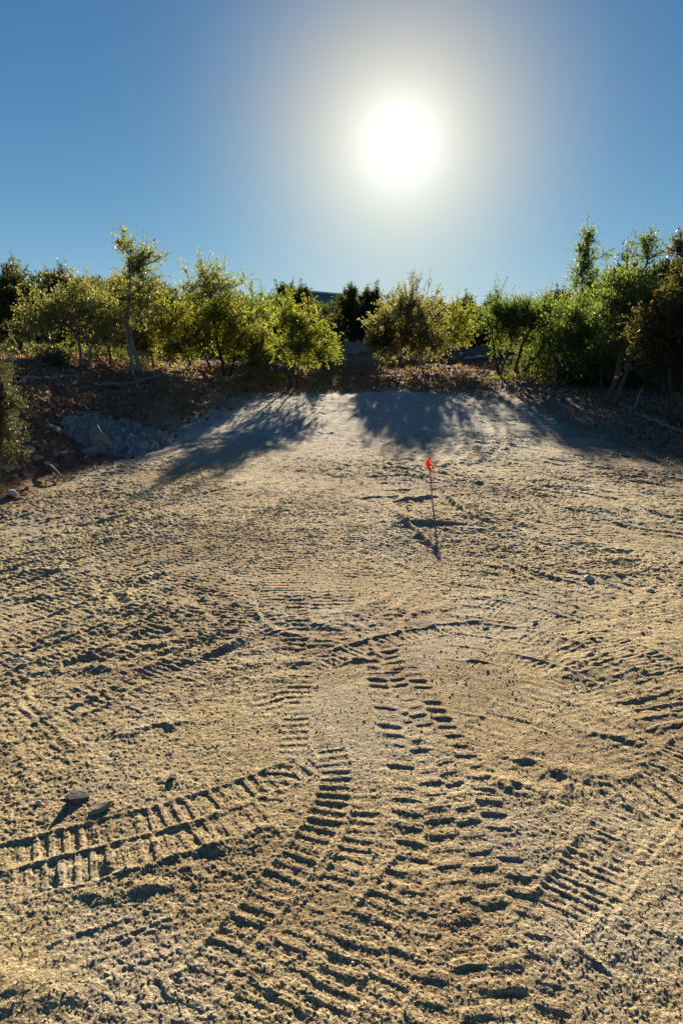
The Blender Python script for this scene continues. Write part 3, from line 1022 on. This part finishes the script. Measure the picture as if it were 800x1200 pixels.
M_DRY = leaf_material('dry_weeds', (.20, .15, .08), (.34, .27, .15), .4, (1.6, 1.4, 1.0))
rs0 = np.random.RandomState(77)
_sp = []
for k in range(90):
    if k < 45:
        px, D = rs0.uniform(-10, 420), rs0.uniform(18.5, 25)
    else:
        px, D = rs0.uniform(400, 720), rs0.uniform(19.5, 27)
    c = at(px, 440, D)
    if pad_dist(np.array([c[0]]), np.array([c[1]]))[0] > .5:
        _sp.append((px, D, rs0.uniform(.1, .35), rs0.uniform(.08, .28), 60))
thicket('dry_weeds', 'dry tan weeds scattered over the brown bank under the trees', _sp, M_DRY, 9, .13, .12)


# ---------------------------------------------------------------- stones
def stone_material(name, c1, c2, c3):
    m, nt, b = material(name, .85, .25)
    n = noise(nt, 14, 6, .7, .4)
    nt.links.new(ramp(nt, n, [(.3, c1), (.52, c2), (.75, c3)]), b.inputs['Base Color'])
    bump(nt, b, noise(nt, 40, 5, .7), .7, .02)
    return m


S_GREY = stone_material('grey_stone', (.14, .13, .12), (.25, .24, .225), (.36, .35, .33))
S_PALE = stone_material('pale_limestone', (.42, .38, .31), (.60, .56, .48), (.72, .69, .61))
S_TAN = stone_material('tan_limestone', (.25, .19, .13), (.40, .32, .23), (.52, .45, .35))
S_SLATE = stone_material('dark_stone', (.05, .05, .05), (.11, .10, .095), (.2, .18, .16))


def outcrop_material():
    m, nt, b = material('fractured_stone', .85, .25)
    tcn = nd(nt, 'ShaderNodeTexCoord', name='TCO')
    mp = nd(nt, 'ShaderNodeMapping'); mp.inputs['Scale'].default_value = (3.2, 1.0, 2.0); mp.inputs['Rotation'].default_value = (0, 0, .6)
    nt.links.new(tcn.outputs['Object'], mp.inputs[0])
    n = noise(nt, 5, 6, .75, .6, mp.outputs[0])
    n2 = noise(nt, 16, 5, .7, .2)
    c = ramp(nt, n, [(.32, (.08, .07, .06)), (.43, (.38, .36, .33)), (.54, (.58, .56, .52)), (.75, (.74, .72, .68))])
    c = mix(nt, .8, c, ramp(nt, n2, [(.3, .4), (.6, 1.1)]), 'MULTIPLY')
    nt.links.new(c, b.inputs['Base Color'])
    bump(nt, b, n, 1.0, .10)
    return m


S_CRACK = outcrop_material()


def ico(sub):
    import bmesh
    bm = bmesh.new(); bmesh.ops.create_icosphere(bm, subdivisions=sub, radius=1)
    bm.verts.ensure_lookup_table()
    V = np.array([v.co[:] for v in bm.verts]); Fa = np.array([[v.index for v in f.verts] for f in bm.faces])
    bm.free()
    return V, Fa


ICO3, ICO2, ICO1 = ico(4), ico(3), ico(1)


def rock(name, label, cat, px, py, z_guess, size, rotz, tilt, mat, seed, group=None, sink=.3, D=None, cuts=13):
    rs = np.random.RandomState(seed)
    V, Fa = ICO3 if max(size) > .25 else ICO2
    V = V.copy()
    for k in range(cuts):
        n = rs.normal(0, 1, 3); n /= np.linalg.norm(n)
        c = rs.uniform(.38, .72)
        dd = V @ n - c
        V -= np.outer(np.maximum(dd, 0), n)
    V += V * (.05 * vn(V[:, 0] + seed, V[:, 1] + V[:, 2] * 1.7, .7, 3) + .025 * vn(V[:, 0] * 1.3 + V[:, 2], V[:, 1] + seed, .25, 4))[:, None]
    V = V * np.array(size) * .62
    ct, st = math.cos(tilt), math.sin(tilt)
    V = V @ np.array([[1, 0, 0], [0, ct, st], [0, -st, ct]])
    cr, sr = math.cos(rotz), math.sin(rotz)
    V = V @ np.array([[cr, sr, 0], [-sr, cr, 0], [0, 0, 1]])
    p = onz(px, py, z_guess) if D is None else at(px, py, D)
    z = hz(p[0], p[1])
    zlow = -V[:, 2].min()
    me = new_mesh(name, V, Fa, mat, smooth=False)
    pr = dict(label=label, category=cat)
    if group:
        pr['group'] = group
    return link(name, me, None, (p[0], p[1], z + zlow * (1 - 2 * sink)), **pr)


rock('stone', 'flat dark grey slab of stone tilted up on the dirt, lower left', 'stone', 90, 937, 0, (.13, .09, .045), 1.0, .35, S_SLATE, 1, sink=.25)
rock('stone', 'tan flat stone just right of the dark grey slab', 'stone', 119, 951, 0, (.11, .05, .035), .75, .1, S_TAN, 2, sink=.3)
rock('stone', 'small white pebble left of the dark grey slab', 'stone', 45, 940, 0, (.03, .03, .02), .5, 0, S_PALE, 3, sink=.2)
rock('stone', 'pale elongated stone on the right side of the pad', 'stone', 689, 680, 0, (.12, .07, .05), .9, .1, S_PALE, 4, sink=.36)
rock('stone', 'dark backed stone right of the pale elongated one', 'stone', 727, 675, 0, (.09, .07, .06), .3, .1, S_TAN, 5, sink=.36)
rock('stone', 'small pale stone farthest right on the pad', 'stone', 761, 695, 0, (.09, .05, .04), .4, .1, S_PALE, 6, sink=.36)
rock('stone', 'small pale stone right of the bright smooth patch', 'stone', 653, 722, 0, (.07, .045, .018), .4, .1, S_PALE, 7, sink=.15)
rock('stone', 'small tan stone right of the end of the groove', 'stone', 626, 731, 0, (.06, .04, .018), .9, .1, S_PALE, 8, sink=.15)
rock('stone', 'small dark clod low on the right of the pad', 'stone', 694, 753, 0, (.035, .03, .016), .2, .1, S_SLATE, 9, sink=.15)
rock('stone', 'small dark stone sitting above the groove in the middle', 'stone', 570, 737, 0, (.045, .035, .018), .2, .1, S_TAN, 10, sink=.15)
rock('stone', 'dark clod on the dirt above the left crawler print', 'stone', 201, 915, 0, (.05, .045, .02), .2, .1, S_SLATE, 11, sink=.2)
rock('boulder', 'upright pale grey boulder at the left end of the rock outcrop', 'boulder', 115, 530, 0.06, (.30, .22, .44), .3, -.1, S_GREY, 20, sink=.08)
rock('boulder', 'pale rounded rock at the left edge at the foot of the bank', 'boulder', 15, 577, 0.04, (.19, .12, .13), -.8, 0, S_PALE, 21, sink=.15)
rock('boulder', 'low broken rock under the upright pale boulder', 'boulder', 103, 535, 0.03, (.34, .22, .16), .3, 0, S_GREY, 22, sink=.2)
rk = random.Random(8)
for k in range(34):
    t = k / 33
    px = -6 + 110 * t + rk.uniform(-6, 6)
    py = 572 - 42 * t + rk.uniform(-24, 3)
    s = rk.uniform(.05, .15)
    rock('rubble_rock', 'broken pale rock in the rubble at the foot of the left bank', 'rock', px, py, .06, (s * rk.uniform(1, 1.8), s, s * rk.uniform(.5, .9)), rk.uniform(0, 3), rk.uniform(-.4, .4),
         rk.choice([S_TAN, S_PALE, S_GREY, S_TAN]), 40 + k, group='rubble at the foot of the left bank', sink=.2)


for k in range(24):
    px = 392 + k * 10.5 + rk.uniform(-5, 5)
    D = 31.2 + rk.uniform(-.5, .7)
    c = at(px, 425, D)
    s = rk.uniform(.18, .42)
    rock('berm_rock', 'pale broken rock on the gravel berm behind the copper oak', 'rock', px, 425, 0, (s * rk.uniform(1, 1.7), s, s * rk.uniform(.6, 1)), rk.uniform(0, 3), rk.uniform(-.4, .4),
         rk.choice([S_PALE, S_GREY, S_TAN]), 90 + k, group='rocks on the gravel berm', sink=.2, D=D)


def outcrop():
    n = 200
    u = np.linspace(-1, 1, n); X, Y = np.meshgrid(u, u, indexing='ij')
    r2 = X ** 2 + Y ** 2
    x0, x1 = onz(136, 529, .08), onz(205, 505, .12)
    c = (x0 + x1) / 2
    dx, dy = (x1 - x0)[:2]
    L = math.hypot(dx, dy) / 2 * 1.15; a = math.atan2(dy, dx)
    W = .95
    px = c[0] + X * L * math.cos(a) - (Y * W + .45) * math.sin(a)
    py = c[1] + X * L * math.sin(a) + (Y * W + .45) * math.cos(a)
    rib = 1 - np.abs(vn(X * 1.9 + Y * .9, Y * .35, .42, 3)) * 1.7
    rib2 = 1 - np.abs(vn(X * 2 + Y, Y * .6, .17, 5)) * 1.6
    h = (1 - r2) * .26 + .30 * rib + .17 * rib2 + .06 * vn(X, Y, .07, 8) + .04 * vn(X, Y, .035, 12)
    h = np.where(r2 > 1, -.3, h) * sstep(1.05, .55, r2) - .12 * sstep(.5, 1.0, r2)
    base = base_height(px, py)
    Z = base + h * .55 - .12
    V = np.stack([px, py, Z], -1).reshape(-1, 3)
    V[:, :2] += .03 * np.stack([vn(V[:, 0], V[:, 1], .2, 9), vn(V[:, 0], V[:, 1], .2, 10)], -1)
    i = np.arange(n - 1)[:, None]; j = np.arange(n - 1)[None, :]
    Fq = np.stack([i * n + j, (i + 1) * n + j, (i + 1) * n + j + 1, i * n + j + 1], -1).reshape(-1, 4)
    link('rock_outcrop', new_mesh('rock_outcrop', V, Fq, S_CRACK), label='ribbed pale grey rock outcrop in the left bank, right of the upright boulder', category='rock outcrop')


outcrop()


# ---------------------------------------------------------------- fallen wood
def fallen(name, label, cat, pts, r0, r1, mat, seed, lift=.6, twig=0):
    """pts = (px, py, D)"""
    rs = np.random.RandomState(seed)
    P = []
    for px, py, D in pts:
        p = at(px, py, D)
        p[2] = max(p[2], base_z(p[0], p[1]) + r0 * lift) if lift < 5 else p[2]
        p[2] = min(p[2], base_z(p[0], p[1]) + .55)
        P.append(p)
    P = spline(P, .15); P[1:-1] += rs.normal(0, .012, (len(P) - 2, 3))
    g = Geo()
    rad = np.linspace(r0, r1, len(P)); rad[-1] *= .5
    g.add(*tube(P, rad, 8, seed, .12))
    for k in range(twig):
        i = rs.randint(len(P) // 3, len(P) - 1)
        v = rs.normal(0, 1, 3); v[2] = abs(v[2]) * .7; v /= np.linalg.norm(v)
        L = rs.uniform(.25, .7)
        q = np.array([P[i], P[i] + v * L * .5 + rs.normal(0, .03, 3), P[i] + v * L])
        g.add(*tube(q, [rad[i] * .5, rad[i] * .35, .003], 5, seed))
    link(name, g.mesh(name, mat), label=label, category=cat)


fallen('log', 'long pale log lying across the left bank between the grey stem and the pale trunk', 'log', [(98, 461, 17.6), (128, 447, 18.4), (160, 430, 19.8)], .055, .035, B_PALE, 1)
fallen('log', 'thin dark trunk lying left of the grey stemmed oak down to the shrub', 'log', [(26, 484, 13.5), (60, 470, 15.0), (97, 458, 17.2)], .05, .03, B_GREY, 2, twig=3)
fallen('branch', 'bleached dead branch leaning at the far left under the near black juniper', 'branch', [(8, 414, 17.5), (22, 424, 17.2), (36, 438, 16.8)], .03, .02, B_PALE, 3, lift=9, twig=3)
fallen('branch', 'thin straight branch on the dark soil above the rubble', 'branch', [(52, 492, 11.6), (70, 504, 11.0), (88, 514, 10.7)], .016, .008, B_PALE, 4)
fallen('branch', 'short pale stick lying in the rubble of the left bank', 'branch', [(55, 545, 9.6), (66, 553, 9.3), (78, 562, 9.1)], .022, .012, B_PALE, 5)
fallen('branch', 'thin stick on the brown litter above the upright boulder', 'branch', [(88, 482, 12.8), (110, 486, 12.8), (128, 480, 13.3)], .014, .008, B_PALE, 6)
fallen('log', 'long thin pale log on the right bank running down to the right edge', 'log', [(722, 474, 17.0), (758, 492, 14.8), (786, 507, 13.6), (815, 524, 12.6)], .035, .03, B_PALE, 7)
fallen('log', 'dark log lying on the right bank just above the long pale one', 'log', [(738, 474, 17.0), (775, 487, 15.2), (815, 503, 14.0)], .045, .035, B_BROWN, 8, twig=2)
fallen('branch', 'pale dead sapling stem leaning in the dark thicket on the right', 'branch', [(640, 452, 20.5), (648, 440, 20.6), (655, 428, 20.8)], .018, .008, B_PALE, 9, lift=9)
fallen('branch', 'pale stem leaning up against the dark right of the leaning trunks', 'branch', [(742, 478, 15.6), (748, 462, 15.8), (756, 440, 16.0)], .018, .01, B_PALE, 10, lift=9)
fallen('branch', 'crooked dead branch under the yellowing oak behind the pale trunk', 'branch', [(158, 402, 19.6), (170, 414, 19.4), (176, 430, 19.2)], .018, .01, B_PALE, 11, lift=9, twig=5)
fallen('log', 'dark log lying along the top of the left bank behind the rock outcrop', 'log', [(110, 470, 15.6), (150, 458, 16.8), (190, 447, 18.2)], .04, .03, B_GREY, 12)


# twigs, chips and dead leaves strewn on the banks
def litter():
    rs = np.random.RandomState(21)
    n = 60000
    az = rs.uniform(-.62, .62, n); r = rs.uniform(7.5, 34, n)
    x, y = r * np.sin(az), r * np.cos(az)
    d = pad_dist(x, y)
    k = (d > rs.uniform(-.3, 1.0, n)) & (d < 9)
    x, y = x[k], y[k]
    z = height(x, y, np.full(x.shape, .05)) + .006
    m = len(x)
    B = np.stack([x, y, z], -1)
    V, Fq = leaves(rs, B, np.tile([0, 0, .25], (m, 1)), .085, .045, 1.0)
    m_, nt, b = material('dead_leaves', .8, .2)
    geo = nt.nodes.new('ShaderNodeNewGeometry')
    nt.links.new(ramp(nt, geo.outputs['Random Per Island'], [(0, (.07, .035, .018)), (.5, (.24, .115, .05)), (.8, (.38, .20, .10)), (1, (.5, .38, .25))]), b.inputs['Base Color'])
    link('leaf_litter', new_mesh('leaf_litter', V, Fq, m_), kind='stuff', label='dead brown leaves and chips strewn over the banks', category='leaf litter')
    # sticks
    n = 1300
    az = rs.uniform(-.6, .6, n); r = rs.uniform(8, 30, n)
    x, y = r * np.sin(az), r * np.cos(az)
    d = pad_dist(x, y)
    k = (d > rs.uniform(.0, 1.2, n)) & (d < 7)
    x, y = x[k], y[k]
    z = height(x, y, np.full(x.shape, .05)) + .012
    g = Geo()
    for i in range(len(x)):
        a = rs.uniform(0, math.pi) if rs.rand() < .4 else rs.normal(-.5 if x[i] > 0 else .5, .4)
        L = rs.uniform(.12, .6)
        v = np.array([math.cos(a), math.sin(a), rs.uniform(-.05, .25)]) * L
        p = np.array([x[i], y[i], z[i]])
        g.add(*tube(np.array([p, p + v * .5 + rs.normal(0, .015, 3), p + v]), [.006, .005, .002], 4, i))
    link('twig_litter', g.mesh('twig_litter', B_PALE), kind='stuff', label='dry twigs scattered over the banks', category='twigs')


litter()


def gravel():
    rs = np.random.RandomState(33)
    V0, F0 = ICO1
    n = 42000
    az = rs.uniform(-.62, .62, n); r = 1.3 * (14 / 1.3) ** rs.rand(n)
    x, y = r * np.sin(az), r * np.cos(az)
    k = pad_dist(x, y) < .5
    x, y, r = x[k], y[k], r[k]
    m = len(x)
    z = height(x, y)
    s = (.0016 + .0030 * rs.rand(m) ** 3) * np.clip(r / 2.5, 1, 1.7)
    S = s[:, None] * rs.uniform(.5, 1.3, (m, 3)) * np.array([1, 1, .75])
    jit = 1 + .25 * rs.normal(0, 1, (m, len(V0), 1))
    V = V0[None] * S[:, None, :] * jit
    a = rs.uniform(0, 6.28, m); ca, sa = np.cos(a)[:, None], np.sin(a)[:, None]
    X = V[..., 0] * ca - V[..., 1] * sa; Y = V[..., 0] * sa + V[..., 1] * ca
    V = np.stack([X, Y, V[..., 2]], -1) + np.stack([x, y, z + s * .1], -1)[:, None, :]
    Fq = (F0[None] + (np.arange(m) * len(V0))[:, None, None]).reshape(-1, 3)
    m_, nt, b = material('gravel_grains', .85, .2)
    geo = nt.nodes.new('ShaderNodeNewGeometry')
    nt.links.new(ramp(nt, geo.outputs['Random Per Island'], [(0, (.16, .11, .07)), (.4, (.34, .26, .17)), (.8, (.48, .39, .27)), (1, (.64, .56, .44))]), b.inputs['Base Color'])
    link('gravel', new_mesh('gravel', V.reshape(-1, 3), Fq, m_), kind='stuff', label='loose granite grit over the pad', category='gravel')


gravel()


# ---------------------------------------------------------------- marker stake with flagging
def simple(name, col, rough=.7, spec=.3, tr=0):
    m, nt, b = material(name, rough, spec)
    n = noise(nt, 30, 4, .6)
    nt.links.new(ramp(nt, n, [(.3, tuple(v * .75 for v in col)), (.7, tuple(min(1, v * 1.15) for v in col))]), b.inputs['Base Color'])
    return m, nt, b


M_LATH = simple('stake_wood', (.34, .27, .19))[0]
M_FLAG, _nt, _b = simple('orange_ribbon', (.80, .06, .02), .45, .4)
_t = _nt.nodes.new('ShaderNodeBsdfTranslucent'); _t.inputs['Color'].default_value = (.95, .10, .02, 1)
_mx = _nt.nodes.new('ShaderNodeMixShader'); _mx.inputs[0].default_value = .45
_o = _nt.nodes['Material Output']
_nt.links.new(_b.outputs[0], _mx.inputs[1]); _nt.links.new(_t.outputs[0], _mx.inputs[2]); _nt.links.new(_mx.outputs[0], _o.inputs['Surface'])


def ribbon(pts, w, th, tw, seed):
    """a strip with thickness along pts, its width direction turning"""
    rs = np.random.RandomState(seed)
    P = spline(pts, .012); n = len(P)
    T_ = np.gradient(P, axis=0); T_ /= np.linalg.norm(T_, axis=1)[:, None]
    ang_ = np.linspace(tw[0], tw[1], n)
    side = np.stack([np.cos(ang_), np.sin(ang_), np.zeros(n)], -1)
    side -= T_ * (side * T_).sum(1)[:, None]; side /= np.linalg.norm(side, axis=1)[:, None]
    nn = np.cross(T_, side)
    ww = w * (.75 + .35 * np.sin(np.linspace(.5, 2.7, n)))[:, None]
    rings = [P + side * ww + nn * th, P + side * ww - nn * th, P - side * ww - nn * th, P - side * ww + nn * th]
    V = np.stack(rings, 1).reshape(-1, 3)
    i = np.arange(n - 1)[:, None]; j = np.arange(4)[None]
    Fq = np.stack([i * 4 + j, i * 4 + (j + 1) % 4, (i + 1) * 4 + (j + 1) % 4, (i + 1) * 4 + j], -1).reshape(-1, 4)
    return V, np.vstack([Fq, [[3, 2, 1, 0]], [[4 * n - 4, 4 * n - 3, 4 * n - 2, 4 * n - 1]]])


def stake():
    D = 4.54 * CAM_H
    b = at(506, 592, D); t = at(503, 545, D)
    z = hz(b[0], b[1])
    root = link('survey_flag', None, None, (b[0], b[1], z), label='thin marker stake with a red orange ribbon tied at its top, standing in the pad', category='marker flag')
    g = Geo()
    top = t - np.array([b[0], b[1], z])
    P = np.array([[0, 0, -.08], [0.002, 0, .0], top * .5 + np.array([.004, 0, 0]), top])
    g.add(*tube(spline(P, .05), np.full(len(spline(P, .05)), .0075), 6, 0))
    link('stake', g.mesh('stake', M_LATH), root)
    g = Geo()
    T0 = top
    g.add(*ribbon([T0 + np.array(v) for v in ((0, 0, -.03), (-.012, -.006, .02), (-.010, -.008, .055), (.004, 0, .078), (.012, .004, .05), (.004, 0, .0))], .014, .0008, (.2, 1.4), 1))
    g.add(*ribbon([T0 + np.array(v) for v in ((0, 0, -.015), (-.022, -.008, -.002), (-.030, -.01, .02), (-.020, 0, .04), (-.004, 0, .01))], .012, .0008, (0, 1.0), 2))
    link('ribbon_loop', g.mesh('ribbon_loop', M_FLAG), root)
    g = Geo()
    g.add(*ribbon([T0 + np.array(v) for v in ((0, 0, -.012), (.020, -.006, -.02), (.036, -.01, -.012), (.044, 0, -.03), (.034, 0, -.048))], .013, .0008, (.2, 1.2), 3))
    link('ribbon_tail', g.mesh('ribbon_tail', M_FLAG), root)
    g = Geo()
    g.add(*ribbon([T0 + np.array(v) for v in ((0, 0, -.015), (.004, -.008, -.035), (-.006, -.012, -.058))], .010, .0008, (.1, .5), 5))
    link('ribbon_tail', g.mesh('ribbon_tail', M_FLAG), root)
    # second ribbon scrap on the right bank
    p = onz(698, 492, .12)
    z = hz(p[0], p[1])
    g = Geo()
    g.add(*ribbon([np.array(v) for v in ((-.04, 0, .01), (-.02, 0, .04), (.01, .0, .06), (.03, 0, .04), (.045, 0, .0))], .022, .001, (.2, 1.0), 4))
    o = link('ribbon_scrap', g.mesh('ribbon_scrap', M_FLAG), None, (p[0], p[1], z), label='small orange ribbon scrap on the right bank below the two leaning trunks', category='ribbon')


stake()


# ---------------------------------------------------------------- building behind the wood
def box(x0, x1, y0, y1, z0, z1):
    V = np.array([[x, y, z] for z in (z0, z1) for y in (y0, y1) for x in (x0, x1)], float)
    Fq = np.array([[0, 2, 3, 1], [4, 5, 7, 6], [0, 1, 5, 4], [2, 6, 7, 3], [0, 4, 6, 2], [1, 3, 7, 5]])
    return V, Fq


def building():
    M_TEAL = simple('teal_metal', (.10, .24, .26), .5, .4)[0]
    M_ROOF = simple('pale_metal_roof', (.62, .68, .70), .4, .5)[0]
    M_GLASS = simple('dark_window', (.02, .03, .035), .15, .5)[0]
    M_DOOR = simple('grey_door', (.3, .3, .3), .5, .4)[0]
    D = 62
    a, b_ = at(352, 339.5, D), at(412, 345.5, D)
    w = b_[0] - a[0]
    z0 = base_z((a[0] + b_[0]) / 2, D)
    root = link('metal_building', None, None, (a[0], D, z0), label='teal metal building with a pale sloping roof showing above the junipers', category='building')
    h0, h1 = a[2] - z0, b_[2] - z0
    g = Geo()
    V, Fq = box(0, w, 0, 7, -.5, 0)
    V[4:, 2] = [h0 - .12, h1 - .12, h0 - .12, h1 - .12]
    g.add(V, Fq); link('wall', g.mesh('wall', M_TEAL, False), root)
    g = Geo()
    V, Fq = box(-.3, w + .3, -.35, 7.35, 0, 0)
    V[:4, 2] = [h0 - .11, h1 - .11, h0 - .11, h1 - .11]; V[4:, 2] = [h0, h1, h0, h1]
    g.add(V, Fq); link('roof', g.mesh('roof', M_ROOF, False), root)
    for k in range(3):
        g = Geo(); g.add(*box(.5 + k * 1.3, 1.3 + k * 1.3, -.05, -.004, 1.2, 2.2)); link('window', g.mesh('window', M_GLASS, False), root)
    g = Geo(); g.add(*box(w - .0 - 1.2 + .1, w - .15, -.06, -.004, -.2, 2.0)); link('door', g.mesh('door', M_DOOR, False), root)


building()
